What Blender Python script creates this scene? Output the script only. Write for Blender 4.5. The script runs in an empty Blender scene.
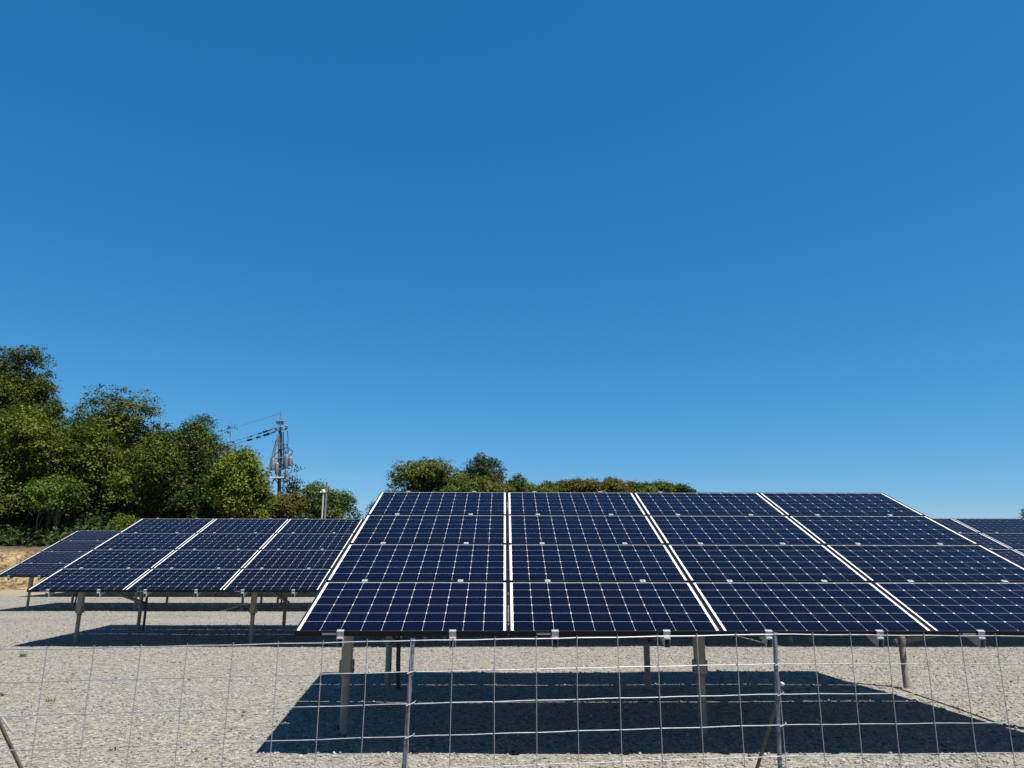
import bpy, bmesh, math, random
import numpy as np
from mathutils import Vector, Matrix
random.seed(7); RNG = np.random.default_rng(11)
S = bpy.context.scene
COL = S.collection

# ------------------------------------------------------------------ camera
F_PX = 731.33; PITCH, ROLL, YAW = 0.23425, 0.00131, 0.010345
CAM = Vector((1.628, -5.990, 1.499))
cd = bpy.data.cameras.new('camera'); cam = bpy.data.objects.new('camera', cd); COL.objects.link(cam)
cd.sensor_fit = 'HORIZONTAL'; cd.sensor_width = 36.0; cd.lens = F_PX/1024*36.0
cd.clip_start = 0.05; cd.clip_end = 4000
fw = Vector((math.sin(YAW)*math.cos(PITCH), math.cos(YAW)*math.cos(PITCH), math.sin(PITCH)))
r0 = Vector((math.cos(YAW), -math.sin(YAW), 0)); u0 = r0.cross(fw)
rt = r0*math.cos(ROLL)+u0*math.sin(ROLL); up = -r0*math.sin(ROLL)+u0*math.cos(ROLL)
m = Matrix((rt, up, -fw)).transposed().to_4x4(); m.translation = CAM
cam.matrix_world = m
S.camera = cam

# ------------------------------------------------------------------ sky, sun, exposure
SUN = Vector((0.351, -0.344, 1.0)).normalized()
SUN_EL = math.asin(SUN.z); SUN_AZ = math.atan2(SUN.x, SUN.y)
W = bpy.data.worlds.new('World'); S.world = W; W.use_nodes = True
nt = W.node_tree; nt.nodes.clear()
sky = nt.nodes.new('ShaderNodeTexSky'); sky.sky_type = 'NISHITA'; sky.sun_disc = False
sky.sun_elevation = SUN_EL; sky.sun_rotation = SUN_AZ
sky.altitude = 0; sky.air_density = 1.0; sky.dust_density = 0.0; sky.ozone_density = 6.0
# the camera's colour response on the sky: one power curve per channel
EXPO = 1.05; BGS = 0.10
sep = nt.nodes.new('ShaderNodeSeparateColor'); com = nt.nodes.new('ShaderNodeCombineColor')
nt.links.new(sky.outputs[0], sep.inputs[0])
for ch, (k_, p_) in enumerate(((2.0, 1.5), (1.22, .82), (1.37, .66))):
    pw = nt.nodes.new('ShaderNodeMath'); pw.operation = 'POWER'; pw.inputs[1].default_value = p_
    ml = nt.nodes.new('ShaderNodeMath'); ml.operation = 'MULTIPLY'; ml.inputs[1].default_value = k_*0.06**p_/(BGS*2**EXPO)
    nt.links.new(sep.outputs[ch], pw.inputs[0]); nt.links.new(pw.outputs[0], ml.inputs[0]); nt.links.new(ml.outputs[0], com.inputs[ch])
bg = nt.nodes.new('ShaderNodeBackground'); bg.inputs['Strength'].default_value = BGS
wo = nt.nodes.new('ShaderNodeOutputWorld')
nt.links.new(com.outputs[0], bg.inputs['Color']); nt.links.new(bg.outputs[0], wo.inputs['Surface'])
sd = bpy.data.lights.new('sun', 'SUN'); so = bpy.data.objects.new('sun', sd); COL.objects.link(so)
sd.energy = 5.0; sd.angle = math.radians(0.5); sd.color = (1.0, 0.95, 0.87)
so.location = (20, -20, 40); so.rotation_euler = (-SUN).to_track_quat('-Z', 'Y').to_euler()
S.view_settings.view_transform = 'Standard'; S.view_settings.look = 'None'
S.view_settings.exposure = EXPO; S.view_settings.gamma = 1.0; S.view_settings.use_curve_mapping = False
S.render.engine = 'CYCLES'

def at(px, py, Y):
    """world point seen at photo position (px,py) standing at depth plane Y"""
    d = fw*F_PX + rt*(px-512) + up*(384-py)
    t = (Y-CAM.y)/d.y
    return CAM + d*t

# ------------------------------------------------------------------ material helpers
def mat(name):
    m = bpy.data.materials.new(name); m.use_nodes = True
    n = m.node_tree; b = n.nodes['Principled BSDF']
    return m, n, b
def nd(n, kind, **kw):
    x = n.nodes.new(kind)
    for k, v in kw.items():
        if k in x.inputs: x.inputs[k].default_value = v
        else: setattr(x, k, v)
    return x
def ramp(n, stops, fac=None):
    r = n.nodes.new('ShaderNodeValToRGB'); e = r.color_ramp.elements
    while len(e) < len(stops): e.new(0.5)
    for i, (p, c) in enumerate(stops):
        e[i].position = p; e[i].color = (*c, 1)
    if fac is not None: n.links.new(fac, r.inputs[0])
    return r
def worldpos(n):
    return n.nodes.new('ShaderNodeNewGeometry').outputs['Position']

def metal(name, col, metallic, rough, var=0.25, scale=14, bump=0.0):
    m, n, b = mat(name)
    tc = nd(n, 'ShaderNodeTexCoord')
    nz = nd(n, 'ShaderNodeTexNoise', Scale=scale, Detail=5.0, Roughness=0.6)
    n.links.new(tc.outputs['Object'], nz.inputs['Vector'])
    lo = tuple(c*(1-var) for c in col); hi = tuple(min(1, c*(1+var)) for c in col)
    r = ramp(n, [(0.3, lo), (0.7, hi)], nz.outputs['Fac'])
    n.links.new(r.outputs[0], b.inputs['Base Color'])
    b.inputs['Metallic'].default_value = metallic
    mr = nd(n, 'ShaderNodeMapRange'); mr.inputs['To Min'].default_value = rough*0.8; mr.inputs['To Max'].default_value = min(1, rough*1.25)
    n.links.new(nz.outputs['Fac'], mr.inputs['Value']); n.links.new(mr.outputs[0], b.inputs['Roughness'])
    return m
M_ALU = metal('aluminium', (0.35, 0.355, 0.365), 0.3, 0.42, 0.12)
M_GALV = metal('galvanised_steel', (0.25, 0.225, 0.18), 0.3, 0.5, 0.22, 9)
M_BRACKET = metal('bracket_steel', (0.14, 0.145, 0.15), 0.5, 0.45, 0.3, 20)
M_FRAME = metal('black_anodised', (0.006, 0.0062, 0.007), 0.0, 0.5, 0.15, 6); M_FRAME.node_tree.nodes['Principled BSDF'].inputs['Specular IOR Level'].default_value = .2
M_SILVEREDGE = metal('frame_lip', (0.5, 0.5, 0.52), 0.4, 0.4, 0.1, 6)
M_WIRE = metal('galvanised_wire', (0.25, 0.255, 0.275), 0.45, 0.42, 0.2, 30)
M_POST = metal('fence_post_steel', (0.11, 0.122, 0.14), 0.4, 0.45, 0.45, 25)
M_RUST = metal('rusty_steel', (0.105, 0.085, 0.066), 0.1, 0.8, 0.5, 30)
M_WHITE = metal('white_paint', (0.5, 0.5, 0.48), 0.0, 0.45, 0.08, 12)
M_PALE = metal('pale_paint', (0.33, 0.33, 0.32), 0.0, 0.5, 0.1, 8)
M_BLACK = metal('black_plastic', (0.012, 0.012, 0.013), 0.0, 0.45, 0.2, 30)
M_CONC = metal('weathered_concrete', (0.13, 0.12, 0.105), 0.0, 0.85, 0.25, 3)
M_GREY = metal('grey_paint', (0.125, 0.135, 0.15), 0.1, 0.5, 0.15, 3)
M_STICKER = metal('grey_sticker', (0.35, 0.35, 0.36), 0.0, 0.5, 0.08, 12)

def glassy(b):
    b.inputs['Coat Weight'].default_value = .38
    b.inputs['Coat Roughness'].default_value = 0.06
    b.inputs['Coat IOR'].default_value = 1.28
M_BACK, n, b = mat('white_backsheet'); b.inputs['Base Color'].default_value = (0.60, 0.61, 0.62, 1); b.inputs['Roughness'].default_value = .6; glassy(b)
M_UNDER = metal('panel_back_sheet', (.72, .72, .70), 0.0, .7, .06, 3)
M_CELL, n, b = mat('silicon_cell')
at_ = nd(n, 'ShaderNodeAttribute', attribute_name='tone')
tc = nd(n, 'ShaderNodeTexCoord'); sx = nd(n, 'ShaderNodeSeparateXYZ'); n.links.new(tc.outputs['Object'], sx.inputs[0])
r = ramp(n, [(0.0, (0.0006, 0.0006, 0.0042)), (1.0, (0.0012, 0.0012, 0.0086))], None)
oi = nd(n, 'ShaderNodeObjectInfo'); av = nd(n, 'ShaderNodeMath', operation='MULTIPLY_ADD'); n.links.new(at_.outputs['Fac'], av.inputs[0]); av.inputs[1].default_value = .45
ov = nd(n, 'ShaderNodeMath', operation='MULTIPLY'); n.links.new(oi.outputs['Random'], ov.inputs[0]); ov.inputs[1].default_value = .55; n.links.new(ov.outputs[0], av.inputs[2]); n.links.new(av.outputs[0], r.inputs[0])
# three thin busbars along the long side of each panel
ma = nd(n, 'ShaderNodeMath', operation='SUBTRACT'); n.links.new(sx.outputs['Y'], ma.inputs[0]); ma.inputs[1].default_value = 0.0195
mb = nd(n, 'ShaderNodeMath', operation='DIVIDE'); n.links.new(ma.outputs[0], mb.inputs[0]); mb.inputs[1].default_value = 0.1585/3
mf = nd(n, 'ShaderNodeMath', operation='FRACT'); n.links.new(mb.outputs[0], mf.inputs[0])
ms = nd(n, 'ShaderNodeMath', operation='SUBTRACT'); n.links.new(mf.outputs[0], ms.inputs[0]); ms.inputs[1].default_value = 0.5
mab = nd(n, 'ShaderNodeMath', operation='ABSOLUTE'); n.links.new(ms.outputs[0], mab.inputs[0])
ml = nd(n, 'ShaderNodeMath', operation='LESS_THAN'); n.links.new(mab.outputs[0], ml.inputs[0]); ml.inputs[1].default_value = 0.0145
mx = nd(n, 'ShaderNodeMix', data_type='RGBA'); n.links.new(ml.outputs[0], mx.inputs[0])
n.links.new(r.outputs[0], mx.inputs[6]); mx.inputs[7].default_value = (0.005, 0.006, 0.012, 1)
n.links.new(mx.outputs[2], b.inputs['Base Color']); b.inputs['Roughness'].default_value = .4
b.inputs['Specular IOR Level'].default_value = 0.05
glassy(b)

# ground: crushed pale gravel
def gravel_nodes(n, b, scale=44.0, tint=1.0):
    P = worldpos(n)
    v = nd(n, 'ShaderNodeTexVoronoi', Scale=scale); n.links.new(P, v.inputs['Vector'])
    v2 = nd(n, 'ShaderNodeTexVoronoi', Scale=scale*2.6); n.links.new(P, v2.inputs['Vector'])
    big = nd(n, 'ShaderNodeTexNoise', Scale=0.55, Detail=5.0, Roughness=0.6); n.links.new(P, big.inputs['Vector'])
    mid = nd(n, 'ShaderNodeTexNoise', Scale=7.0, Detail=6.0, Roughness=0.7); n.links.new(P, mid.inputs['Vector'])
    sep = nd(n, 'ShaderNodeSeparateColor'); n.links.new(v.outputs['Color'], sep.inputs[0])
    t = tint
    base = ramp(n, [(0.0, (.09*t, .087*t, .078*t)), (0.17, (.30*t, .29*t, .26*t)), (0.7, (.44*t, .425*t, .385*t)), (1.0, (.60*t, .59*t, .56*t))], sep.outputs[0])
    warm = ramp(n, [(0.35, (1.0, 0.99, 0.97)), (0.62, (1.05, 1.0, 0.90))], big.outputs['Fac'])
    mul = nd(n, 'ShaderNodeMix', data_type='RGBA', blend_type='MULTIPLY'); mul.inputs[0].default_value = 1
    n.links.new(base.outputs[0], mul.inputs[6]); n.links.new(warm.outputs[0], mul.inputs[7])
    dk = ramp(n, [(0.30, (0.72, 0.70, 0.66)), (0.55, (1, 1, 1))], mid.outputs['Fac'])
    mul2 = nd(n, 'ShaderNodeMix', data_type='RGBA', blend_type='MULTIPLY'); mul2.inputs[0].default_value = 1
    n.links.new(mul.outputs[2], mul2.inputs[6]); n.links.new(dk.outputs[0], mul2.inputs[7])
    n.links.new(mul2.outputs[2], b.inputs['Base Color'])
    b.inputs['Roughness'].default_value = 0.95; b.inputs['Specular IOR Level'].default_value = 0.1
    ad = nd(n, 'ShaderNodeMath', operation='MULTIPLY_ADD'); n.links.new(v2.outputs['Distance'], ad.inputs[0]); ad.inputs[1].default_value = 0.35
    n.links.new(v.outputs['Distance'], ad.inputs[2])
    bp = nd(n, 'ShaderNodeBump', Strength=0.9, Distance=0.011); bp.invert = True
    n.links.new(ad.outputs[0], bp.inputs['Height']); n.links.new(bp.outputs[0], b.inputs['Normal'])
    return mul2
M_GROUND, n, b = mat('gravel_ground')
g = gravel_nodes(n, b, tint=0.48)
# towards the bank behind the arrays the gravel gives way to pale sand
P = worldpos(n); sx = nd(n, 'ShaderNodeSeparateXYZ'); n.links.new(P, sx.inputs[0])
wob = nd(n, 'ShaderNodeTexNoise', Scale=0.4, Detail=4.0); n.links.new(P, wob.inputs['Vector'])
mm = nd(n, 'ShaderNodeMath', operation='MULTIPLY_ADD'); n.links.new(wob.outputs['Fac'], mm.inputs[0]); mm.inputs[1].default_value = 3.0; n.links.new(sx.outputs['Y'], mm.inputs[2])
mr = nd(n, 'ShaderNodeMapRange'); n.links.new(mm.outputs[0], mr.inputs['Value']); mr.inputs['From Min'].default_value = 26.8; mr.inputs['From Max'].default_value = 29.0
mxs = nd(n, 'ShaderNodeMix', data_type='RGBA'); n.links.new(mr.outputs[0], mxs.inputs[0]); n.links.new(g.outputs[2], mxs.inputs[6]); mxs.inputs[7].default_value = (.22, .185, .125, 1)
n.links.new(mxs.outputs[2], b.inputs['Base Color'])

M_STONE, n, b = mat('crushed_stone')
a = nd(n, 'ShaderNodeAttribute', attribute_name='tone')
r = ramp(n, [(0.0, (.05, .048, .043)), (0.2, (.145, .14, .126)), (0.7, (.215, .209, .193)), (1.0, (.31, .303, .295))], a.outputs['Fac'])
n.links.new(r.outputs[0], b.inputs['Base Color']); b.inputs['Roughness'].default_value = .9; b.inputs['Specular IOR Level'].default_value = 0.15

M_SOIL, n, b = mat('bank_soil')
P = worldpos(n); sx = nd(n, 'ShaderNodeSeparateXYZ'); n.links.new(P, sx.inputs[0])
n1 = nd(n, 'ShaderNodeTexNoise', Scale=1.1, Detail=8.0, Roughness=0.65); n.links.new(P, n1.inputs['Vector'])
n2 = nd(n, 'ShaderNodeTexNoise', Scale=5.0, Detail=7.0, Roughness=0.7); n.links.new(P, n2.inputs['Vector'])
soil = ramp(n, [(0.30, (.065, .04, .018)), (0.47, (.175, .117, .05)), (0.62, (.28, .205, .105))], n1.outputs['Fac'])
sp = ramp(n, [(0.42, (.25, .23, .20)), (0.53, (1, 1, 1))], n2.outputs['Fac'])
mu = nd(n, 'ShaderNodeMix', data_type='RGBA', blend_type='MULTIPLY'); mu.inputs[0].default_value = 1
n.links.new(soil.outputs[0], mu.inputs[6]); n.links.new(sp.outputs[0], mu.inputs[7])
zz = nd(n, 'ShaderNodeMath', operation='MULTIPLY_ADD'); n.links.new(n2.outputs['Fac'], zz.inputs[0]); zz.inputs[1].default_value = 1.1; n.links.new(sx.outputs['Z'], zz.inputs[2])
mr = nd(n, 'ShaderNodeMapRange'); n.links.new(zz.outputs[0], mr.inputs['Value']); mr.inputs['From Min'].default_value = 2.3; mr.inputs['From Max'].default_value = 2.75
mx = nd(n, 'ShaderNodeMix', data_type='RGBA'); n.links.new(mr.outputs[0], mx.inputs[0]); n.links.new(mu.outputs[2], mx.inputs[6]); mx.inputs[7].default_value = (.014, .011, .007, 1)  # leaf litter on the bank top, coloured darker to stand in for tree shade
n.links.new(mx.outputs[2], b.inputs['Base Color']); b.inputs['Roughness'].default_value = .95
bp = nd(n, 'ShaderNodeBump', Strength=0.8, Distance=0.15); n.links.new(n2.outputs['Fac'], bp.inputs['Height']); n.links.new(bp.outputs[0], b.inputs['Normal'])

def leaf_mat(name, trans=0.2):
    m, n, b = mat(name)
    a = nd(n, 'ShaderNodeAttribute', attribute_name='leafcol')
    n.links.new(a.outputs['Color'], b.inputs['Base Color'])
    b.inputs['Roughness'].default_value = 0.6; b.inputs['Specular IOR Level'].default_value = 0.12
    t = nd(n, 'ShaderNodeBsdfTranslucent'); n.links.new(a.outputs['Color'], t.inputs['Color'])
    mix = nd(n, 'ShaderNodeMixShader'); mix.inputs[0].default_value = trans
    n.links.new(b.outputs[0], mix.inputs[1]); n.links.new(t.outputs[0], mix.inputs[2])
    n.links.new(mix.outputs[0], n.nodes['Material Output'].inputs['Surface'])
    return m
M_LEAF = leaf_mat('leaves')
M_BARK = metal('bark', (0.10, 0.085, 0.065), 0.0, 0.9, 0.4, 6)

# ------------------------------------------------------------------ mesh helpers
class MB:
    def __init__(s): s.v = []; s.f = []; s.mi = []
    def add(s, vs, fs, mi=0):
        o = len(s.v); s.v += [tuple(x) for x in vs]
        for f in fs: s.f.append(tuple(o+i for i in f)); s.mi.append(mi)
    def box(s, x0, y0, z0, x1, y1, z1, mi=0, M=None):
        vs = [Vector((x, y, z)) for z in (z0, z1) for y in (y0, y1) for x in (x0, x1)]
        if M is not None: vs = [M @ v for v in vs]
        s.add(vs, [(0, 2, 3, 1), (4, 5, 7, 6), (0, 1, 5, 4), (2, 6, 7, 3), (0, 4, 6, 2), (1, 3, 7, 5)], mi)
    def tube(s, pts, rad, seg=10, mi=0, cap=True):
        pts = [Vector(p) for p in pts]; k = len(pts)
        rr = rad if isinstance(rad, (list, tuple)) else [rad]*k
        prev = None; rings = []
        for i, p in enumerate(pts):
            d = (pts[min(i+1, k-1)]-pts[max(i-1, 0)]).normalized()
            if prev is None:
                a = d.cross(Vector((0, 0, 1)) if abs(d.z) < .9 else Vector((1, 0, 0))).normalized()
            else:
                a = (prev - d*prev.dot(d)).normalized()
            prev = a; b_ = d.cross(a)
            rings.append([p + (a*math.cos(t)+b_*math.sin(t))*rr[i] for t in [2*math.pi*j/seg for j in range(seg)]])
        vs = [q for r_ in rings for q in r_]; fs = []
        for i in range(k-1):
            for j in range(seg):
                j2 = (j+1) % seg
                fs.append((i*seg+j, i*seg+j2, (i+1)*seg+j2, (i+1)*seg+j))
        if cap:
            fs.append(tuple(reversed(range(seg)))); fs.append(tuple((k-1)*seg+j for j in range(seg)))
        s.add(vs, fs, mi)
    def lathe(s, prof, c=(0, 0, 0), seg=16, mi=0):
        c = Vector(c); vs = []; fs = []; k = len(prof)
        for (r_, z) in prof:
            for j in range(seg):
                t = 2*math.pi*j/seg; vs.append(c+Vector((r_*math.cos(t), r_*math.sin(t), z)))
        for i in range(k-1):
            for j in range(seg):
                j2 = (j+1) % seg; fs.append((i*seg+j, i*seg+j2, (i+1)*seg+j2, (i+1)*seg+j))
        fs.append(tuple(reversed(range(seg)))); fs.append(tuple((k-1)*seg+j for j in range(seg)))
        s.add(vs, fs, mi)
    def build(s, name, mats, parent=None, smooth=False, bevel=0):
        me = bpy.data.meshes.new(name); me.from_pydata(s.v, [], s.f)
        mats = mats if isinstance(mats, (list, tuple)) else [mats]
        for m_ in mats: me.materials.append(m_)
        me.polygons.foreach_set('material_index', s.mi)
        if smooth: me.polygons.foreach_set('use_smooth', [True]*len(me.polygons))
        me.update()
        o = bpy.data.objects.new(name, me); COL.objects.link(o)
        if parent is not None: o.parent = parent
        if bevel:
            bm = bmesh.new(); bm.from_mesh(me)
            bmesh.ops.bevel(bm, geom=bm.edges[:], offset=bevel, segments=1, affect='EDGES', clamp_overlap=True)
            bm.to_mesh(me); bm.free()
        if smooth:
            try: me.set_sharp_from_angle(angle=math.radians(40))
            except Exception: pass
        return o
def tag(o, label=None, cat=None, group=None, kind=None):
    if label: o['label'] = label
    if cat: o['category'] = cat
    if group: o['group'] = group
    if kind: o['kind'] = kind
    return o
def empty(name, loc, rz=0):
    o = bpy.data.objects.new(name, None); COL.objects.link(o)
    o.location = loc; o.rotation_euler = (0, 0, rz); o.empty_display_size = .3
    return o
def children(o): return [c for c in COL.objects if c.parent is o]
def copy_tree(o, kids, parent=None):
    c = o.copy(); COL.objects.link(c); c.parent = parent
    for ch in kids.get(o.name, ()): copy_tree(ch, kids, c)
    return c

# ------------------------------------------------------------------ ground and bank (setting)
def smooth01(t): t = np.clip(t, 0, 1); return t*t*(3-2*t)
def fbm(x, y, seed=0):
    r_ = np.random.default_rng(seed); z = np.zeros_like(x, dtype=float)
    for k in range(5):
        for _ in range(3):
            a = r_.uniform(0, 2*np.pi); ph = r_.uniform(0, 6.28); fq = 0.35*2**k
            z += np.sin((x*np.cos(a)+y*np.sin(a))*fq+ph)/(2**k)/3
    return z
def bank_base(x):
    return 30.6 + 0.5*np.sin(x*0.31)+0.3*np.sin(x*0.9+1)
def bank_height(x, y):
    t = (y-bank_base(x))/3.4
    h = 2.1*smooth01(t)
    far = np.clip((y-36)/60, 0, 1)*1.5
    return h + far + 0.26*fbm(x*2.4, y*2.4, 5)*smooth01(t*2) - 0.06
def grid_obj(name, xs, ys, zf, material):
    X, Y = np.meshgrid(xs, ys); Z = zf(X, Y)
    v = np.stack([X, Y, Z], -1).reshape(-1, 3); nx = len(xs); ny = len(ys)
    i = np.arange((nx-1)*(ny-1)); r_ = i//(nx-1); c = i % (nx-1); a = r_*nx+c
    f = np.stack([a, a+1, a+nx+1, a+nx], -1)
    me = bpy.data.meshes.new(name); me.from_pydata(v.tolist(), [], f.tolist()); me.materials.append(material)
    me.polygons.foreach_set('use_smooth', [True]*len(me.polygons)); me.update()
    o = bpy.data.objects.new(name, me); COL.objects.link(o); return o
def nonuni(a, b, fine0, fine1, fs, cs):
    xs = list(np.arange(fine0, fine1, fs))
    x = fine0
    st = fs
    while x > a: st = min(st*1.5, cs); x -= st; xs.insert(0, x)
    x = xs[-1]; st = fs
    while x < b: st = min(st*1.5, cs); x += st; xs.append(x)
    return np.array(xs)
gx = nonuni(-1500, 1500, -9, 12, .12, 300); gy = nonuni(-300, 2500, -3, 10, .12, 300)
def ground_z(X, Y):
    near = np.exp(-((X/30)**2+((Y-4)/30)**2))
    return (0.010*fbm(X*2.2, Y*2.2, 3)+.006*fbm(X*8, Y*8, 9))*near
tag(grid_obj('ground', gx, gy, ground_z, M_GROUND), kind='structure')
bx_ = nonuni(-140, 160, -36, 4, .3, 12); by_ = nonuni(29.4, 220, 29.4, 38, .22, 12)
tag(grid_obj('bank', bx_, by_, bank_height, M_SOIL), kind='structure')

def numpy_mesh(name, V, Fc, k, material, attr=None, attrname='tone', parent=None, colour=False):
    """V (n,3), Fc (m,k) polygons of k corners"""
    me = bpy.data.meshes.new(name); nf = len(Fc)
    me.vertices.add(len(V)); me.vertices.foreach_set('co', V.astype(np.float32).ravel())
    me.loops.add(nf*k); me.loops.foreach_set('vertex_index', Fc.astype(np.int32).ravel())
    me.polygons.add(nf); me.polygons.foreach_set('loop_start', np.arange(0, nf*k, k, dtype=np.int32))
    me.materials.append(material)
    if attr is not None:
        if colour:
            at2 = me.attributes.new(attrname, 'FLOAT_COLOR', 'FACE'); at2.data.foreach_set('color', attr.astype(np.float32).ravel())
        else:
            at2 = me.attributes.new(attrname, 'FLOAT', 'FACE'); at2.data.foreach_set('value', attr.astype(np.float32).ravel())
    me.update(calc_edges=True); me.validate()
    o = bpy.data.objects.new(name, me); COL.objects.link(o)
    if parent is not None: o.parent = parent
    return o

# loose stones over the near ground
def stones(N):
    bm = bmesh.new(); bmesh.ops.create_icosphere(bm, subdivisions=1, radius=1)
    bv = np.array([v.co[:] for v in bm.verts]); bf = np.array([[v.index for v in f.verts] for f in bm.faces]); bm.free()
    Y = -2.5 + 26*RNG.random(N*4)**2.1; X = -18 + 42*RNG.random(N*4)
    keep = np.abs(X-1.6) < (Y+6.5)*0.78+0.8
    X = X[keep][:N]; Y = Y[keep][:N]; N = len(X)
    s = 0.0055 + 0.010*RNG.random(N)**2.4
    sc = np.stack([s*RNG.uniform(.8, 1.5, N), s*RNG.uniform(.8, 1.3, N), s*RNG.uniform(.5, .95, N)], -1)
    jit = 1+RNG.uniform(-.28, .28, (N, len(bv), 1))
    v = bv[None]*jit*sc[:, None, :]
    a = RNG.uniform(0, 6.28, N); c, sn = np.cos(a), np.sin(a)
    x = v[..., 0]*c[:, None]-v[..., 1]*sn[:, None]; y = v[..., 0]*sn[:, None]+v[..., 1]*c[:, None]
    tl = RNG.uniform(-.4, .4, N)[:, None]
    z = v[..., 2]+x*tl*.5
    gz = ground_z(X, Y)
    V = np.stack([x+X[:, None], y+Y[:, None], z+(gz+sc[:, 2]*.35)[:, None]], -1).reshape(-1, 3)
    Fc = (bf[None]+(np.arange(N)*len(bv))[:, None, None]).reshape(-1, 3)
    tone = np.repeat(np.clip(RNG.normal(.5, .23, N), 0, 1), len(bf))
    o = numpy_mesh('gravel', V, Fc, 3, M_STONE, tone)
    tag(o, 'pale crushed gravel strewn over the ground under the front solar array', 'gravel', kind='stuff')
stones(150000)

# ------------------------------------------------------------------ solar arrays
TILT = math.radians(20.506); ZL = 0.9476; PU, PV = 1.67, 1.01; MWID, MHEI = 1.662, 0.990
CT, ST = math.cos(TILT), math.sin(TILT)
def on_plane(u, v, n=0): return Vector((u, v*CT-n*ST, ZL+v*ST+n*CT))
def plane_z(y): return ZL + y*ST/CT
PLANE = Matrix.Translation((0, 0, ZL)) @ Matrix.Rotation(TILT, 4, 'X')
UC = (0.215, 0.737)                                 # rail positions as fractions of a panel
def make_panel_mesh():
    p = MB()
    p.add([(.009, .009, -.0043), (MWID-.009, .009, -.0043), (MWID-.009, MHEI-.009, -.0043), (.009, MHEI-.009, -.0043)], [(0, 1, 2, 3)], 0)
    p.add([(.009, .009, -.012), (MWID-.009, .009, -.012), (MWID-.009, MHEI-.009, -.012), (.009, MHEI-.009, -.012)], [(3, 2, 1, 0)], 2)
    pt = .1592; x0 = (MWID-10*pt)/2; pv = .1585; y0 = (MHEI-6*pv)/2; g = .0006; gy_ = .0009; ch = .0078
    for i in range(10):
        for j in range(6):
            a, b_, c, d = x0+i*pt+g, y0+j*pv+gy_, x0+(i+1)*pt-g, y0+(j+1)*pv-gy_
            p.add([(a+ch, b_, -.004), (c-ch, b_, -.004), (c, b_+ch, -.004), (c, d-ch, -.004), (c-ch, d, -.004), (a+ch, d, -.004), (a, d-ch, -.004), (a, b_+ch, -.004)], [tuple(range(8))], 1)
    return p
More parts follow.
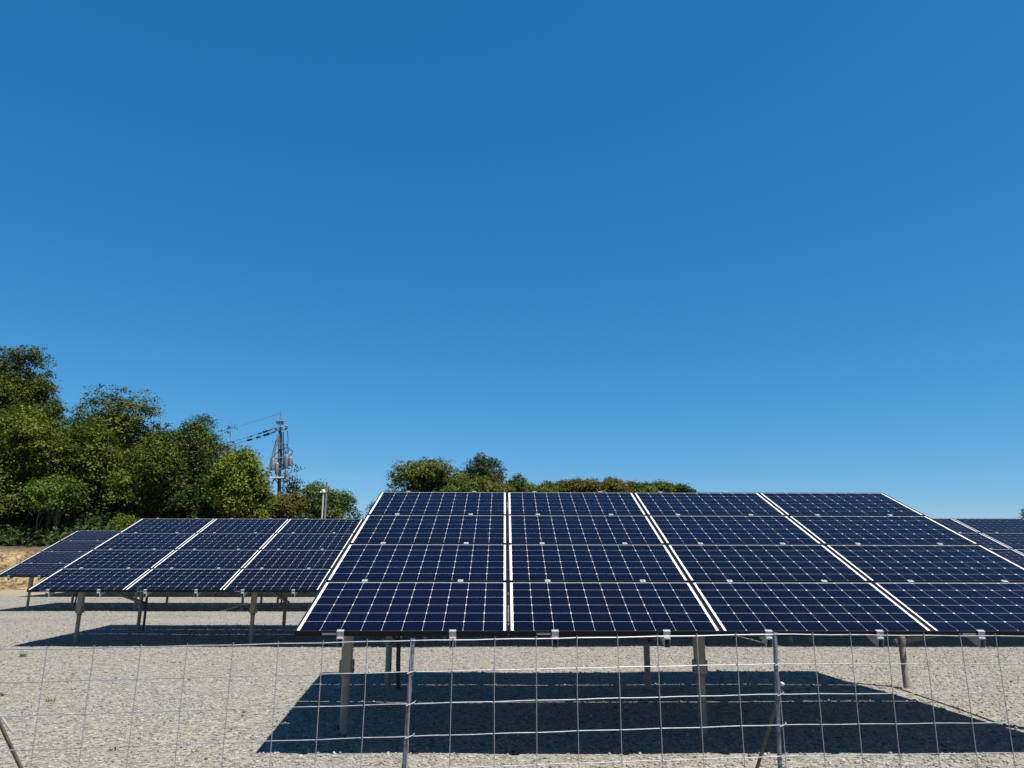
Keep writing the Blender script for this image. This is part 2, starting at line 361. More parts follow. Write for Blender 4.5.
def make_array():
    root = empty('solar_array', (0, 0, 0))
    pm = make_panel_mesh(); proto = None
    for j in range(4):
        for i in range(4):
            if proto is None:
                pan = pm.build('solar_panel', [M_BACK, M_CELL, M_UNDER], root)
                tone = pan.data.attributes.new('tone', 'FLOAT', 'FACE')
                tone.data.foreach_set('value', [random.random() for _ in pan.data.polygons])
                f = MB(); w = .0145; h0, h1 = -.040, .0
                f.box(0, 0, h0, MWID, w, h1); f.box(0, MHEI-w, h0, MWID, MHEI, h1)
                f.box(0, w, h0, w, MHEI-w, h1); f.box(MWID-w, w, h0, MWID, MHEI-w, h1)
                fr = f.build('frame', M_FRAME, pan)
                st = MB(); st.box(.215, -.0012, -.030, .325, .0, -.016)
                stk = st.build('sticker', M_STICKER, pan)
                jb = MB(); jb.box(.76, .84, -.034, .90, .94, -.0125); jbx = jb.build('junction_box', M_BLACK, pan)
                proto = (pan, fr, stk, jbx)
            else:
                pan = proto[0].copy(); COL.objects.link(pan); pan.parent = root
                for q in proto[1:]:
                    c = q.copy(); COL.objects.link(c); c.parent = pan
            pan.location = on_plane(i*PU, j*PV); pan.rotation_euler = (TILT, 0, 0)
    # clamps
    cl = MB(); cl.box(-.024, -.023, .001, .024, .023, .006); cl.box(-.020, -.0085, -.042, .020, .0085, .001); cl.lathe([(.008, .006), (.008, .012)], seg=8)
    ec = MB(); ec.box(-.027, -.010, .001, .027, .016, .006); ec.box(-.027, -.014, -.050, .027, -.010, .006); ec.box(-.027, -.030, -.054, .027, -.010, -.050); ec.lathe([(.007, -.05), (.007, -.036)], c=(0, -.022, 0), seg=8)
    tcm = MB(); tcm.box(-.027, -.016, .001, .027, .010, .006); tcm.box(-.027, .010, -.040, .027, .014, .006); tcm.lathe([(.007, .006), (.007, .012)], seg=8)
    first = {}
    for i in range(4):
        for fr_ in UC:
            u = (i+fr_)*PU
            for j in range(5):
                kind = 'low' if j == 0 else 'top' if j == 4 else 'mid'
                if kind not in first:
                    o = first[kind] = {'low': ec, 'mid': cl, 'top': tcm}[kind].build('clamp', M_ALU, root)
                else:
                    o = first[kind].copy(); COL.objects.link(o); o.parent = root
                o.location = on_plane(u, j*PV-(.010 if j else 0) - (.010 if j == 4 else 0)); o.rotation_euler = (TILT, 0, 0)
    # rails: open rectangular channels running up the slope
    r_ = MB(); L0, L1 = -.035, 4*PV+.02; w = .022; t = .003; h = .075
    r_.box(-w, L0, -t, w, L1, 0); r_.box(-w, L0, -h, -w+t, L1, -t); r_.box(w-t, L0, -h, w, L1, -t); r_.box(-w+t, L0, -h, w-t, L1, -h+t)
    rail = None
    for i in range(4):
        for fr_ in UC:
            if rail is None: o = rail = r_.build('rail', M_ALU, root)
            else: o = rail.copy(); COL.objects.link(o); o.parent = root
            o.location = on_plane((i+fr_)*PU, 0, -.0405); o.rotation_euler = (TILT, 0, 0)
    # cross beams on the posts
    YF, YR = 1.0, 3.25; XF = (0.22, 3.40, 6.58); XR = (0.26, 3.34, 6.42)
    hz = lambda y: plane_z(y)-(.0405+.075)/CT-.012
    for y in (YF, YR):
        z1 = hz(y); bm_ = MB(); bm_.box(.05, y-.03, z1-.004, 4*PU-.06, y+.03, z1); bm_.box(.05, y-.03, z1-.10, 4*PU-.06, y-.026, z1-.004); bm_.box(.05, y-.026, z1-.10, 4*PU-.06, y+.03, z1-.096)
        bm_.build('beam', M_GALV, root)
    for y in (YF, YR):
        for x in (XF if y == YF else XR):
            zt = hz(y)-.102
            po = MB(); w = .042; d = .048; t = .006; zb = .50
            if y == YF:
                po.box(x-w, y-d, zb, x+w, y-d+t, zt); po.box(x-w, y-d+t, zb, x-w+t, y+d, zt); po.box(x+w-t, y-d+t, zb, x+w, y+d, zt)
                po.box(x-w+t, y+d-t, zb, x-w+t+.018, y+d, zt); po.box(x+w-t-.018, y+d-t, zb, x+w-t, y+d, zt)
                p_ = po.build('post', M_GALV, root)
            else:
                po.tube([(x, y, zb), (x, y, zt)], .040, 16); po.box(x-.07, y-.05, zt-.008, x+.07, y+.05, zt-.001)
                p_ = po.build('post', M_GALV, root, smooth=True)
            gs = MB(); gs.lathe([(.037, -.2), (.037, .498), (.037, .525)], c=(x, y, 0), seg=18)
            gs.build('ground_screw', M_GALV, p_, smooth=True)
            co = MB()
            if y == YF:
                co.box(x-.059, y-.040, .50, x-.044, y+.05, .61); co.box(x+.044, y-.040, .50, x+.059, y+.05, .61)
                co.tube([(x-.067, y+.01, .58), (x+.067, y+.01, .58)], .009, 8); co.tube([(x-.067, y+.01, .525), (x+.067, y+.01, .525)], .009, 8)
                co.lathe([(.046, .465), (.046, .492)], c=(x, y, 0), seg=18)
            else:
                co.lathe([(.047, .50), (.047, .58)], c=(x, y, 0), seg=18); co.box(x-.085, y-.012, .515, x-.046, y+.012, .565); co.box(x+.046, y-.012, .515, x+.085, y+.012, .565)
                co.tube([(x-.075, y-.03, .54), (x-.075, y+.03, .54)], .009, 8); co.tube([(x+.075, y-.03, .54), (x+.075, y+.03, .54)], .009, 8)
            co.build('collar', M_BRACKET, p_, smooth=True)
    for x, x2_ in zip(XF, XR):
        br = MB(); a = Vector((x+.065, YF+.06, hz(YF)-.16)); b_ = Vector((x2_+.065, YR-.02, .545)); d = (b_-a)
        R = d.to_track_quat('Y', 'Z').to_matrix().to_4x4(); R.translation = a
        br.box(-.003, 0, -.028, .003, d.length, .028, M=R); br.box(.003, 0, .022, .04, d.length, .028, M=R)
        br.build('brace', M_GALV, root)
    cx = XR[0]+.115
    cb = MB(); pts = [(cx+.03, YR-.10, -.03), (cx+.012, YR-.03, .10), (cx, YR, .3), (cx-.004, YR, .7), (cx, YR, 1.3), (cx, YR, hz(YR)-.11)]
    cb.tube(pts, .026, 12); cb.build('conduit', M_BLACK, root, smooth=True)
    # string cables hanging in shallow loops below the panels
    cb = MB(); pts = []
    for k in range(49):
        u = .3+k*(4*PU-.6)/48; sag = .05+.05*abs(math.sin(k*math.pi/6)); pts.append(on_plane(u, .45, -.06-sag))
    cb.tube(pts, .006, 6); cb.build('cable', M_BLACK, root)
    return root
GR = 'tilted solar arrays standing in rows on the gravel'
arr = make_array(); arr['group'] = GR; arr['category'] = 'solar array'
kids = {}
for o in list(COL.objects):
    if o.parent is not None: kids.setdefault(o.parent.name, []).append(o)
ARR = [
 (0.0, 0.0, 'large front array of sixteen blue solar panels nearest the wire fence'),
 (-6.575, 7.150, 'left array of the second row, partly overlapped by the big front array'),
 (0.15, 7.150, 'second row array almost wholly hidden behind the big front array'),
 (6.88, 7.150, 'right array of the second row, its top edge showing past the front array\'s right corner'),
 (-12.93, 15.836, 'smaller looking third row array at far left, in front of the sandy bank'),
 (-6.23, 15.836, 'third row array hidden behind the left second row array, posts showing beneath it'),
 (-17.25, 23.9, 'farthest row array hidden behind the leftmost array, its left posts before the sandy bank'),
 (-10.55, 23.9, 'farthest row array deep behind the left second row array, its shadow showing underneath'),
]
for k, (x, y, lab) in enumerate(ARR):
    a_ = arr if k == 0 else copy_tree(arr, kids)
    a_.location = (x, y, 0 if y < 1 else .05 if x > 6 else .016 if y < 10 else .05); a_['label'] = lab
    if k:
        for c in COL.objects:
            if c.parent is a_ and c.name.split('.')[0] in ('post', 'brace', 'conduit'): c.location.x = .18

# ------------------------------------------------------------------ wire mesh fence
FP = [(-4.76, -2.55, 1.03), (-2.80, -2.37, 1.045), (-0.835, -2.186, 1.062), (1.149, -2.005, 1.086), (3.096, -1.826, 1.101), (5.06, -1.585, 1.066), (7.02, -1.35, 1.06)]
fence = empty('wire_fence', (1.149, -2.005, 0))
tag(fence, 'low galvanised wire mesh fence on thin steel posts, running across the foreground', 'fence')
off = Vector((1.149, -2.005, 0))
wm = MB(); SP = 0.152
for (a, b_) in zip(FP[:-1], FP[1:]):
    a, b_ = Vector(a)-off, Vector(b_)-off
    nrm = (b_-a).cross(Vector((0, 0, 1))).normalized()
    rows = 7
    for r_ in range(rows):
        pts = []
        for k in range(19):
            t = k/18; p = a.lerp(b_, t); p.z -= SP*r_
            p.z += (0.0012*math.sin(k*1.7+r_*2.1)+0.0015*math.sin(t*math.pi)*(-1 if r_ == 0 else .5)); p += nrm*(0.0012*math.sin(k*.9+r_))
            pts.append(p)
        wm.tube(pts, .0025 if r_ else .0031, 6)
    for k in range(10):
        if k == 9 and b_.x+off.x < 7: continue
        t = k/9; p = a.lerp(b_, t); j = random.uniform(-.004, .004)
        top = p+nrm*.007+Vector((0, 0, .012))
        mid = Vector((p.x+j, p.y, p.z*.5))+nrm*.007+Vector((random.uniform(-.004, .004), 0, 0))
        bot = Vector((p.x+j*1.5, p.y, .01))+nrm*.007
        wm.tube([top, top.lerp(mid, .5)+Vector((random.uniform(-.003, .003), 0, 0)), mid, mid.lerp(bot, .5), bot], .0021, 6)
wm.build('wire_mesh', M_WIRE, fence)
for k, (x, y, z) in enumerate(FP):
    p = Vector((x, y, 0))-off; d = Vector((.010 if x > 0 else -.02, .014, 0))
    po = MB(); po.tube([p+d+Vector((-.05, 0, -.1)), p+d+Vector((-.005, 0, z-.10)), p+d+Vector((0, 0, z+.008))], .0115, 10)
    pp = po.build('post', M_POST, fence, smooth=True)
    for r_ in range(1, 6):
        ti = MB(); zc = z-SP*r_
        ti.tube([p+Vector((-.012, -.016, zc-.006)), p+Vector((.026, -.004, zc+.006)), p+Vector((.03, .02, zc+.01))], .003, 6)
        ti.build('tie_wire', M_WIRE, pp)
def stake(top, bot, tip=True):
    st = MB(); top = Vector(top)-off; bot = Vector(bot)-off
    st.tube([bot, bot.lerp(top, .5), top], .0095, 10)
    o = st.build('brace', M_RUST, fence, smooth=True); o['label'] = 'rusty leaning brace'
    if tip:
        c = MB(); d = (top-bot).normalized(); c.tube([top-d*.0, top+d*.012], .011, 10); c.build('cap', M_WHITE, o)
def fpt(px, py, dep):
    d = fw*F_PX + rt*(px-512)+up*(384-py); return CAM + d*(dep/F_PX)
def ground_under(t, b_):
    d = (Vector(b_)-Vector(t)); k = (Vector(t).z+.05)/-d.z; return Vector(t)+d*k
t_ = fpt(782, 685, 4.02); b2 = fpt(757, 768, 4.10); stake(t_, ground_under(t_, b2))
t_ = fpt(-6, 711, 3.70); b2 = fpt(21, 768, 3.80); stake(t_, ground_under(t_, b2), False)

tb_ = MB(); tb_.tube([fpt(-3, 711, 3.64)-off, fpt(12, 732, 3.66)-off], .006, 8); tb_.build('tie_bar', M_ALU, fence, smooth=True)

# ------------------------------------------------------------------ trees
def crown_mesh(name, parent, c, rx, ry, rz, nleaf, leaf, cols, seed, nl=9, lobe=.46, clump=.40, sparse=0.0, flat=.55, pointy=0.0, per=24):
    """leaf sprays: lobes inside the crown ellipsoid, clumps on the lobes, leaves in the clumps (local coordinates)"""
    g = np.random.default_rng(seed)
    L = []
    for k in range(nl):
        d = g.normal(size=3); d /= np.linalg.norm(d); d[2] = d[2]*.95
        q = g.uniform(.35, .80)
        p = d*q; 
        if pointy and p[2] > 0: p[:2] *= (1-pointy*p[2])
        L.append((p, g.uniform(.75, 1.2)*lobe*(1-(.45*pointy*max(0, p[2])))))
    L.append((np.array([0, 0, 1.02-.75*lobe]), lobe*.75)); L.append((np.array([0, 0, 0.]), lobe*1.2))
    ncl = max(8, nleaf//per); P = []; N = []; Cc = []; R = []
    wts = np.array([l[1]**2 for l in L]); wts /= wts.sum()
    idx = g.choice(len(L), ncl, p=wts)
    hue = g.uniform(0, 1, len(L)); br = g.uniform(.8, 1.2, len(L))
    dirs = g.normal(size=(ncl, 3)); dirs /= np.linalg.norm(dirs, axis=1)[:, None]
    dirs[:, 2] = np.where(dirs[:, 2] < -.6, -dirs[:, 2]*.6, dirs[:, 2])
    rad = g.uniform(.62, 1.0 + .25*sparse, ncl)
    ctr = np.array([L[i][0] for i in idx]) + dirs*(np.array([L[i][1] for i in idx])*rad)[:, None]
    ctr = ctr*np.array([rx, ry, rz])
    crad = clump*g.uniform(.55, 1.25, ncl)
    chue = np.clip(hue[idx]+g.normal(0, .22, ncl), 0, 1); cbr = br[idx]*g.uniform(.78, 1.25, ncl)
    n = ncl*per; ci = np.repeat(np.arange(ncl), per)
    o = g.normal(size=(n, 3))*np.array([.55, .55, .55*flat])
    pos = ctr[ci]+o*crad[ci][:, None]
    # drooping edge of each spray
    pos[:, 2] -= .25*crad[ci]*(o[:, 0]**2+o[:, 1]**2)
    nr = dirs[ci]*.55 + g.normal(size=(n, 3))*.55 + np.array([0, 0, .55]); nr /= np.linalg.norm(nr, axis=1)[:, None]
    a = np.cross(nr, g.normal(size=(n, 3))); a /= np.linalg.norm(a, axis=1)[:, None]; b_ = np.cross(nr, a)
    s = leaf*g.uniform(.55, 1.3, n); w = s*g.uniform(.38, .62, n)
    v = np.stack([pos-a*s[:, None]*.5, pos-b_*w[:, None]*.5+nr*(s*.08)[:, None], pos+a*s[:, None]*.5, pos+b_*w[:, None]*.5+nr*(s*.08)[:, None]], 1)
    c0, c1 = np.array(cols[0]), np.array(cols[1])
    h = np.clip(chue[ci]+g.normal(0, .15, n), 0, 1)[:, None]
    colr = (c0*(1-h)+c1*h)*(cbr[ci]*g.uniform(.7, 1.3, n))[:, None]
    colr = np.concatenate([np.clip(colr, 0, 1), np.ones((n, 1))], 1)
    V = v.reshape(-1, 3)+np.array(c); Fc = np.arange(n*4).reshape(-1, 4)
    return numpy_mesh(name, V, Fc, 4, M_LEAF, colr, 'leafcol', parent, True), [(np.array(l[0])*np.array([rx, ry, rz])+np.array(c)) for l in L]
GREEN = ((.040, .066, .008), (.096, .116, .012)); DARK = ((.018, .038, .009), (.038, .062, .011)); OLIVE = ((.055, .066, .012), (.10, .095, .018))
LIGHT = ((.062, .100, .010), (.130, .145, .016)); BROWN = ((.078, .068, .015), (.115, .092, .022)); PINE = ((.026, .045, .020), (.048, .066, .026))
tseed = [100]
def tree(name, label, cat, px, hw, yt, yb, Y, cols, nleaf, leaf=.22, depth=1.0, group='trees along the bank', trunk=.16, ntr=1, **kw):
    tseed[0] += 1; g = random.Random(tseed[0])
    top = at(px, yt, Y); bot = at(px, yb, Y); R = abs(at(px+hw, yt, Y).x-top.x)
    bz = float(bank_height(np.array([top.x]), np.array([Y]))[0]) if Y > 30 else 0.0
    root = empty(name, (top.x, Y, bz))
    tag(root, label, cat, group)
    zc = (top.z+bot.z)/2-bz; rz = (top.z-bot.z)/2
    nleaf = int(nleaf*2.0) if kw.get('sparse', 0) < .9 else nleaf
    cr, lobes = crown_mesh('crown', root, (0, 0, zc), R*.93, R*.93*depth, rz*.95, nleaf, leaf*.78, cols, tseed[0], **kw)
    tb = MB()
    for q in range(ntr):
        x0 = g.uniform(-.5, .5)*(ntr > 1)*R; y0 = g.uniform(-.5, .3)*(ntr > 1)*R
        hgt = max(.6, zc+rz*.25)
        jt = min(.12, trunk*.8)
        pts = [Vector((x0+g.uniform(-jt, jt)*k*.6, y0+g.uniform(-jt, jt)*k*.6, -.25+hgt*k/5)) for k in range(6)]
        pts[0].x = x0; tb.tube(pts, [trunk*(1.25-.2*k) for k in range(6)], 8)
        for lb in lobes[::2]:
            k = g.choice((2, 3, 4)); s_ = pts[k]; e = Vector(lb); mdl = s_.lerp(e, .5)+Vector((g.uniform(-.2, .2), g.uniform(-.2, .2), .15))
            tb.tube([s_, mdl, e, e+(e-mdl)*.15], [trunk*.42, trunk*.28, trunk*.14, trunk*.04], 6)
    tb.build('trunk', M_BARK, root, smooth=True)
    return root
T = tree
T('broadleaf_tree', 'tallest dark tree rising to a blunt point at the far left edge', 'tree', 14, 56, 342, 480, 45, ((.026, .046, .007), (.058, .066, .011)), 36000, .25, pointy=.30, nl=26, lobe=.44, clump=.45)
T('broadleaf_tree', 'dark shaded tree at the left picture edge below the tallest crown', 'tree', -20, 46, 372, 500, 42, DARK, 14000, .25, nl=14)
T('broadleaf_tree', 'broad bright green tree at far left, in front of the tallest tree', 'tree', 30, 62, 400, 528, 38, GREEN, 24000, .23, nl=24, lobe=.38, clump=.48)
T('broadleaf_tree', 'dark green shoulder tree right below the tallest tree, against the sky', 'tree', 54, 30, 398, 500, 42, ((.024, .046, .007), (.055, .072, .011)), 11000, .23, nl=16, lobe=.42)
T('broadleaf_tree', 'mid green tree between the broad left tree and the rounded olive tree', 'tree', 86, 46, 408, 526, 38.5, GREEN, 17000, .22, nl=18, lobe=.42)
T('broadleaf_tree', 'large rounded olive green tree with a wispy tip, left of centre of the forest', 'tree', 130, 66, 392, 540, 43, ((.042, .062, .009), (.088, .092, .014)), 29000, .24, nl=28, lobe=.42)
T('broadleaf_tree', 'deep green tree filling the dip right of the rounded olive tree', 'tree', 168, 44, 422, 530, 39, ((.033, .056, .008), (.076, .096, .012)), 16500, .22, nl=18)
T('broadleaf_tree', 'loose tree with sparse sunlit twigs against the sky beside the power pole wires', 'tree', 206, 38, 410, 535, 41, ((.030, .055, .012), (.068, .095, .018)), 14500, .21, nl=22, lobe=.33, clump=.5, sparse=.7)
T('broadleaf_tree', 'thin see-through twiggy tree top just left of the power pole', 'tree', 231, 13, 420, 500, 43, ((.055, .075, .035), (.10, .105, .045)), 1100, .20, nl=8, lobe=.34, sparse=1.2, per=12, trunk=.09)
T('broadleaf_tree', 'yellow green rounded tree directly in front of the power pole', 'tree', 246, 34, 445, 538, 37, LIGHT, 15500, .21, nl=18, lobe=.40)
T('broadleaf_tree', 'low dark green tree with shaded underside at the left end of the bank', 'tree', 4, 34, 462, 532, 36.5, GREEN, 6500, .21, ntr=3, trunk=.06)
T('broadleaf_tree', 'low leafy tree on thin pale stems above the sandy bank', 'tree', 62, 32, 476, 521, 36.3, ((.046, .080, .010), (.10, .125, .018)), 5200, .20, ntr=5, trunk=.045)
T('understory_bush', 'dark shaded bush behind the top edge of the third row array', 'bush', 112, 34, 478, 548, 40, DARK, 6000, .22, ntr=2, trunk=.06, group='bushes under the trees')
T('understory_bush', 'dim olive bush above the top left corner of the second row array', 'bush', 165, 32, 482, 545, 39.6, OLIVE, 5500, .21, ntr=2, trunk=.06, group='bushes under the trees')
T('understory_bush', 'dark green bush between the olive bush and the yellow green tree', 'bush', 208, 32, 472, 545, 38.4, DARK, 6500, .21, ntr=2, trunk=.06, group='bushes under the trees')
T('understory_bush', 'small sunlit yellowish bush touching the left end of the second row array\'s top edge', 'bush', 126, 12, 514, 538, 35, LIGHT, 1500, .16, ntr=2, trunk=.03, lobe=.5, group='bushes under the trees')
T('pine_tree', 'thin pine with feathery side branches behind the power pole\'s right side', 'tree', 297, 21, 462, 520, 52, PINE, 1700, .24, nl=10, lobe=.30, sparse=1.2, per=16, trunk=.12, flat=.3)
T('broadleaf_tree', 'brownish olive bushy tree at the foot of the power pole', 'tree', 288, 26, 492, 532, 42, ((.058, .058, .013), (.098, .098, .018)), 6000, .20)
T('broadleaf_tree', 'rounded mid green tree behind the two thin poles', 'tree', 318, 38, 480, 532, 50, ((.028, .054, .011), (.058, .086, .016)), 11500, .23, nl=18)
T('broadleaf_tree', 'small airy tree top in the gap left of the front array', 'tree', 354, 13, 506, 530, 52, PINE, 700, .22, sparse=1.0, per=14, trunk=.07)
T('broadleaf_tree', 'sloping green tree edge just touching the front array\'s upper left side', 'tree', 383, 18, 496, 530, 58, DARK, 2200, .24)
GC = 'trees showing above the front array'
T('broadleaf_tree', 'thin twiggy tree at the left end of the clump above the front array', 'tree', 396, 10, 464, 510, 66, ((.05, .08, .03), (.09, .11, .04)), 900, .24, sparse=1.3, per=14, trunk=.08, group=GC)
T('broadleaf_tree', 'olive green tree with several small peaks above the front array\'s left panels', 'tree', 428, 42, 455, 525, 64, ((.052, .074, .011), (.098, .110, .017)), 16000, .26, nl=22, lobe=.38, group=GC)
T('broadleaf_tree', 'tallest dark green tree of the clump above the front array', 'tree', 478, 34, 450, 525, 66, ((.015, .034, .010), (.030, .050, .013)), 13000, .27, nl=18, group=GC)
T('broadleaf_tree', 'low light olive tree in front of the dark tree above the front array', 'tree', 492, 24, 472, 520, 62, OLIVE, 5500, .24, group=GC)
T('broadleaf_tree', 'low pale green tree in the middle of the clump above the front array', 'tree', 460, 28, 472, 520, 61, ((.052, .078, .011), (.092, .106, .018)), 6500, .24, group=GC)
T('broadleaf_tree', 'small separate light green tree right of the clump above the front array', 'tree', 519, 12, 472, 512, 64, ((.046, .078, .014), (.088, .104, .022)), 2200, .24, nl=8, lobe=.36, group=GC)
GF = 'distant tree crowns peeping over the front array'
for px, hw, yt, cols, lab in ((530, 20, 484, GREEN, 'low green distant crown just right of the small light green tree'),
        (548, 22, 481.5, GREEN, 'green distant crown left of the brown crowns'),
        (566, 22, 479.5, OLIVE, 'olive distant crown leading into the wider brown crown'),
        (581, 22, 479, BROWN, 'first and wider brown distant crown over the front array'),
        (598, 18, 482, OLIVE, 'low olive crown in the dip between the brown distant crowns'),
        (612, 20, 477.5, BROWN, 'second brown distant crown over the front array, with the highest tip'),
        (629, 20, 481, OLIVE, 'olive distant crown sloping down right of the second brown crown'),
        (645, 20, 482.5, GREEN, 'low green distant crown at the third panel seam of the front array'),
        (661, 20, 482, GREEN, 'taller of the green distant crowns right of the brown ones'),
        (677, 17, 485, DARK, 'last low dark crown at the right end of the distant trees')):
    T('distant_tree', lab, 'tree', px, hw, yt-1, 506, 112, cols, 6500, .40, group=GF, nl=16, lobe=.52, clump=.6)
T('broadleaf_tree', 'tip of a small green tree at the right picture edge behind the second row', 'tree', 1027, 10, 508, 530, 60, GREEN, 1500, .22, nl=8, sparse=.6, group='trees beyond the second row')

# dense undergrowth behind the front trees, leaves coloured dark to stand in for shade
def thicket(n, seed):
    g = np.random.default_rng(seed); parts = []
    px = g.uniform(-150, 345, n); Y = g.uniform(43.5, 54, n); lo = g.random(n) < .42
    px = np.where(lo, g.uniform(-150, 130, n), px); Y = np.where(lo, g.uniform(35.0, 43, n), Y)
    fa = g.random(n) < .35; nf = g.random(n) < .35
    px = np.where(fa, np.where(nf, g.uniform(385, 525, n), g.uniform(385, 700, n)), px); Y = np.where(fa, np.where(nf, g.uniform(59, 66, n), g.uniform(107, 116, n)), Y)
    Xw = CAM.x + (px-512)/F_PX*(Y-CAM.y)
    zb = bank_height(Xw, Y)
    hmax = np.interp(px, [-150, 90, 200, 262, 285, 345], [6.5, 5.6, 5.0, 3.6, 2.6, 1.8])
    hmax = np.where(lo, np.clip((Y-34.5)*.45, .2, 2.4), hmax)
    hmax = np.where(fa, np.where(nf, 2.6, 5.0), hmax)
    z = zb + hmax*g.random(n)**.8*(.8+.2*np.sin(Xw*1.3))
    per = 16; N = n*per
    ctr = np.repeat(np.stack([Xw, Y, z], -1), per, 0); pos = ctr+g.normal(size=(N, 3))*np.array([.4, .4, .28])
    nr = g.normal(size=(N, 3))*.6+np.array([.1, -.3, .5]); nr /= np.linalg.norm(nr, axis=1)[:, None]
    a = np.cross(nr, g.normal(size=(N, 3))); a /= np.linalg.norm(a, axis=1)[:, None]; b_ = np.cross(nr, a)
    s = np.repeat(np.where(fa & ~nf, .6, .30), per)*g.uniform(.6, 1.3, N); w = s*.5
    v = np.stack([pos-a*s[:, None]*.5, pos-b_*w[:, None]*.5, pos+a*s[:, None]*.5, pos+b_*w[:, None]*.5], 1)
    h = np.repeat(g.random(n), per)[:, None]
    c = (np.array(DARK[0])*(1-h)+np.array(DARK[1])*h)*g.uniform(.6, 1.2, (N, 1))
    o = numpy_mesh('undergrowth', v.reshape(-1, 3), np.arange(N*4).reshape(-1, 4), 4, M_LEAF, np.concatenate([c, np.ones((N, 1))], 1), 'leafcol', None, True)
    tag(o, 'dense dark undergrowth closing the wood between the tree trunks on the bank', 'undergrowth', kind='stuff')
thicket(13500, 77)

# ------------------------------------------------------------------ utility pole with wires
PY = 47.0
pt = lambda x, y, Y=PY: at(x, y, Y)
base = pt(280.5, 520); bz = float(bank_height(np.array([base.x]), np.array([PY]))[0])
pole = empty('utility_pole', (base.x, PY, bz)); tag(pole, 'tall weathered utility pole with transformers and a slanting strut among the trees', 'utility pole')
loc = lambda x, y, dy=0: Vector((pt(x, y, PY+dy).x-base.x, dy, pt(x, y, PY+dy).z-bz))
px1 = 73.0/ (PY+6)*10  # unused scale hint
pb = MB(); top = loc(280, 428); pb.tube([(top.x*.0, 0, -.3), top*.5, top], [.15, .13, .10], 14); pb.build('shaft', M_CONC, pole, smooth=True)
b_ = MB(); b_.tube([loc(280.4, 428), loc(280.6, 415)], .05, 8); b_.tube([loc(280.6, 415), loc(280.6, 411)], .03, 8); b_.lathe([(.07, 0), (.11, .1), (.05, .22)], c=loc(280.4, 423), seg=10); b_.build('top_rod', M_GREY, pole, smooth=True)
for (xa, ya, xb, yb, dy) in ((276, 431, 288, 429.5, -.2), (277.5, 424, 284, 424.5, -.2)):
    b_ = MB(); a1, a2 = loc(xa, ya), loc(xb, yb); dd = (a2-a1); R = dd.to_track_quat('X', 'Z').to_matrix().to_4x4(); R.translation = a1+Vector((0, dy, 0))
    b_.box(0, -.05, -.05, dd.length, .05, .05, M=R); cb = b_.build('crossarm', M_GREY, pole)
    for q in (.06, .5, .94):
        i_ = MB(); c_ = a1+dd*q+Vector((0, dy, .05)); i_.lathe([(.05, 0), (.11, .05), (.06, .10), (.12, .15), (.05, .22)], c=c_, seg=10); i_.build('insulator', M_GREY, cb, smooth=True)
b_ = MB(); b_.tube([loc(266.5, 480, -.5), loc(272.7, 457, -.33), loc(279, 434, -.15)], [.10, .09, .075], 10); b_.build('strut', M_CONC, pole, smooth=True)
for (x, y0, y1, r_) in ((272.3, 459, 470, .17), (285.8, 455, 468, .17), (290, 457, 466, .15), (276.5, 463, 474, .13), (286, 469, 477, .13)):
    t_ = MB(); a = loc(x, y0, -.35); b2 = loc(x, y1, -.35); h = a.z-b2.z
    t_.lathe([(r_*.9, 0), (r_, .05), (r_, h-.1), (r_*.8, h), (r_*.3, h+.05), (.05, h+.22)], c=b2, seg=14)
    tr = t_.build('transformer', M_GREY, pole, smooth=True)
    w = MB(); w.tube([b2+Vector((0, 0, h)), b2+Vector((.1, .1, h+.4)), Vector((0, .1, b2.z+h+.9))], .03, 6); w.build('lead', M_BLACK, tr)
    bk = MB(); c_ = (a+b2)/2; x0, x1 = sorted((c_.x, 0)); bk.box(x0, -.2, c_.z-.05, x1, -.12, c_.z+.05); bk.build('bracket', M_BRACKET, tr)
b_ = MB(); a1, a2 = loc(272.5, 478), loc(285.5, 478.5); b_.box(a1.x, -.45, a1.z-.05, a2.x, .45, a1.z+.05); b_.tube([a1+Vector((.1, 0, 0)), Vector((0, 0, a1.z-.8))], .04, 6); b_.tube([a2+Vector((-.1, 0, 0)), Vector((0, 0, a1.z-.8))], .04, 6); b_.build('platform', M_WHITE, pole)
for dx in (281.8, 283.4):
    b_ = MB(); b_.tube([loc(dx, 432, -.2), loc(dx+.3, 445, -.2), loc(dx, 455, -.2), loc(dx-.6, 470, -.2)], .035, 6); b_.build('down_lead', M_BLACK, pole)
for (xa, ya, xb, yb) in ((270, 459, 291, 457), (271, 470, 290, 468.5), (274.5, 445, 286, 444), (272, 484, 279, 470)):
    b_ = MB(); a1, a2 = loc(xa, ya, -.25), loc(xb, yb, -.25); b_.tube([a1, a2], .04, 6); b_.build('bracing', M_BRACKET, pole)
for (xs) in (((287.5, 431), (288, 440), (287, 452), (290, 457)), ((283, 440), (285, 450), (286, 456)), ((276, 440), (273, 452), (272.5, 459)), ((291.5, 458), (293, 464), (291, 472), (284, 478)), ((270.5, 462), (269.5, 470), (273, 478))):
    b_ = MB(); b_.tube([loc(x_, y_, -.3) for x_, y_ in xs], .025, 6); b_.build('down_lead', M_BLACK, pole)
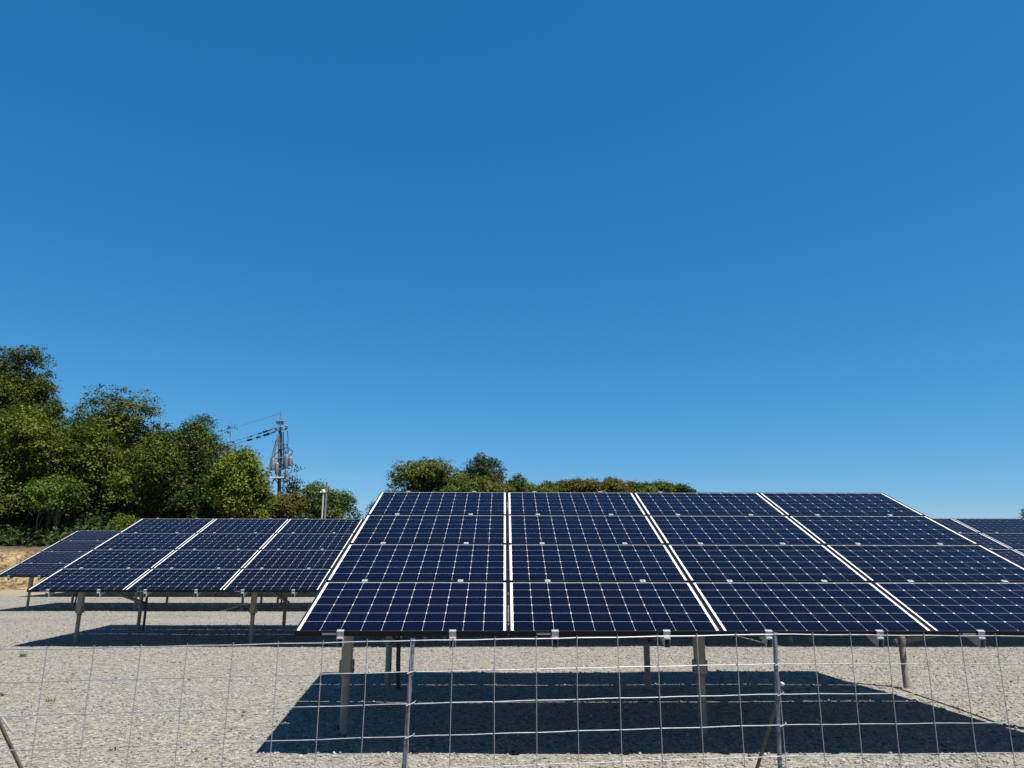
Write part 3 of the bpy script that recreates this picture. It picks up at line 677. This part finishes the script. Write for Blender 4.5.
# overhead wires: leave the pole to the left and run off behind the trees
def wire(label, s, e, sag, sleeves):
    s, e = Vector(s), Vector(e)
    o = empty('overhead_wire', s); tag(o, label, 'wire', 'overhead wires at the utility pole')
    f = lambda t: (e-s)*t+Vector((0, 0, -sag*4*t*(1-t)))
    w_ = MB(); w_.tube([f(k/24) for k in range(25)] , .008 if not sleeves else .014, 6); w_.build('conductor', M_BLACK, o)
    for (t0, t1, r_, mt) in sleeves:
        q = MB(); q.tube([f(t0), f((t0*.8+t1*.2)), f((t0+t1)/2), f(t0*.2+t1*.8), f(t1)], [r_*.3, r_*.7, r_*.5, r_*.7, r_*.3], 8); q.build('insulator', mt, o, smooth=True)
wire('upper overhead wire with short dark sleeves running left from the pole head', pt(278, 427), pt(180, 452, PY+6), .25, ((.05, .10, .09, M_GREY), (.10, .14, .12, M_BLACK), (.15, .19, .08, M_BLACK), (.24, .27, .08, M_BLACK)))
wire('lower overhead wire with thick black sleeves running left from the crossarm', pt(277, 431), pt(180, 455, PY+5), .20, ((.02, .06, .10, M_GREY), (.07, .13, .14, M_BLACK), (.16, .20, .13, M_BLACK), (.24, .29, .13, M_BLACK)))
wire('thin topmost overhead wire from the rod on the pole', pt(280, 413), pt(180, 441, PY+7), .15, ())

# two thin poles in front of the mid green tree
PY2 = 34.5
b0 = at(325.5, 560, PY2); bz2 = float(bank_height(np.array([b0.x]), np.array([PY2]))[0])
t1 = at(327, 482, PY2); sp_ = empty('steel_pole', (t1.x, PY2, bz2)); tag(sp_, 'slim grey steel pole, the taller of two thin poles beside the power pole', 'pole')
b_ = MB(); b_.lathe([(.065, -.2), (.06, 1.2), (.05, t1.z-bz2)], seg=14); b_.build('shaft', M_GREY, sp_, smooth=True)
b_ = MB(); b_.lathe([(.062, t1.z-bz2-.62), (.062, t1.z-bz2-.55)], seg=14); b_.build('band', M_BRACKET, sp_, smooth=True)
t2 = at(323.4, 493, PY2-.6); bz3 = float(bank_height(np.array([t2.x]), np.array([PY2-.6]))[0]); h = t2.z-bz3
cp = empty('camera_pole', (t2.x, PY2-.6, bz3)); tag(cp, 'white pole with a small round head, the shorter of two thin poles', 'pole')
b_ = MB(); b_.lathe([(.05, -.2), (.042, h)], seg=12); b_.build('shaft', M_PALE, cp, smooth=True)
b_ = MB(); b_.lathe([(.03, h), (.10, h+.02), (.12, h+.09), (.09, h+.16), (.03, h+.19)], seg=14); b_.tube([(-.16, -.05, h+.02), (0, 0, h+.10)], .05, 10); b_.build('head', M_WHITE, cp, smooth=True)

# ------------------------------------------------------------------ weeds on the gravel
def gpt(px, py):
    d = fw*F_PX + rt*(px-512)+up*(384-py); t = -CAM.z/d.z; return CAM+d*t
def weed(px, py, label, size, nb, seed):
    size *= .72; nb = int(nb*.8)
    g = np.random.default_rng(seed); p = gpt(px, py)
    V = []; F = []
    for k in range(nb):
        a = g.uniform(0, 6.28); ln = size*g.uniform(.5, 1.1); w = size*g.uniform(.03, .065); lean = g.uniform(.3, 1.1)
        bx, by = g.normal(0, size*.22, 2); d = np.array([math.cos(a), math.sin(a), 0]); s = np.array([-math.sin(a), math.cos(a), 0])
        pr = [np.array([bx, by, -.005]), np.array([bx, by, 0])+d*ln*lean*.3+np.array([0, 0, ln*.5]), np.array([bx, by, 0])+d*ln*lean*.8+np.array([0, 0, ln*.7])]
        o = len(V); V += [pr[0]-s*w*.4, pr[0]+s*w*.4, pr[1]+s*w, pr[1]-s*w, pr[2]+s*w*.15, pr[2]-s*w*.15]
        F += [(o, o+1, o+2, o+3), (o+3, o+2, o+4, o+5)]
    c = np.array([(.085, .105, .035, 1)]*len(F))*np.concatenate([g.uniform(.7, 1.4, (len(F), 1)).repeat(3, 1), np.ones((len(F), 1))], 1)
    o = numpy_mesh('weed', np.array(V), np.array(F), 4, M_LEAF, c, 'leafcol', None, True)
    o.location = p; tag(o, label, 'weed', 'small weeds sprouting from the gravel')
weed(23, 657, 'bright green weed on the gravel just below the fence top at far left', .13, 46, 1)
weed(50, 703, 'faint green weed low on the gravel, right of the leftmost brace', .11, 26, 2)
weed(74, 676, 'sparse weed on the gravel in the second wire cell from the left', .10, 12, 3)
weed(2, 697, 'weed at the left picture edge above the rusty brace', .10, 22, 4)
weed(113, 751, 'tiny weed near the bottom edge of the gravel at left', .09, 14, 5)
weed(191, 678, 'tiny weed among stones left of the front array\'s shadow', .08, 12, 6)
weed(341, 731, 'dark green weed at the foot of the front array\'s left post', .12, 30, 7)
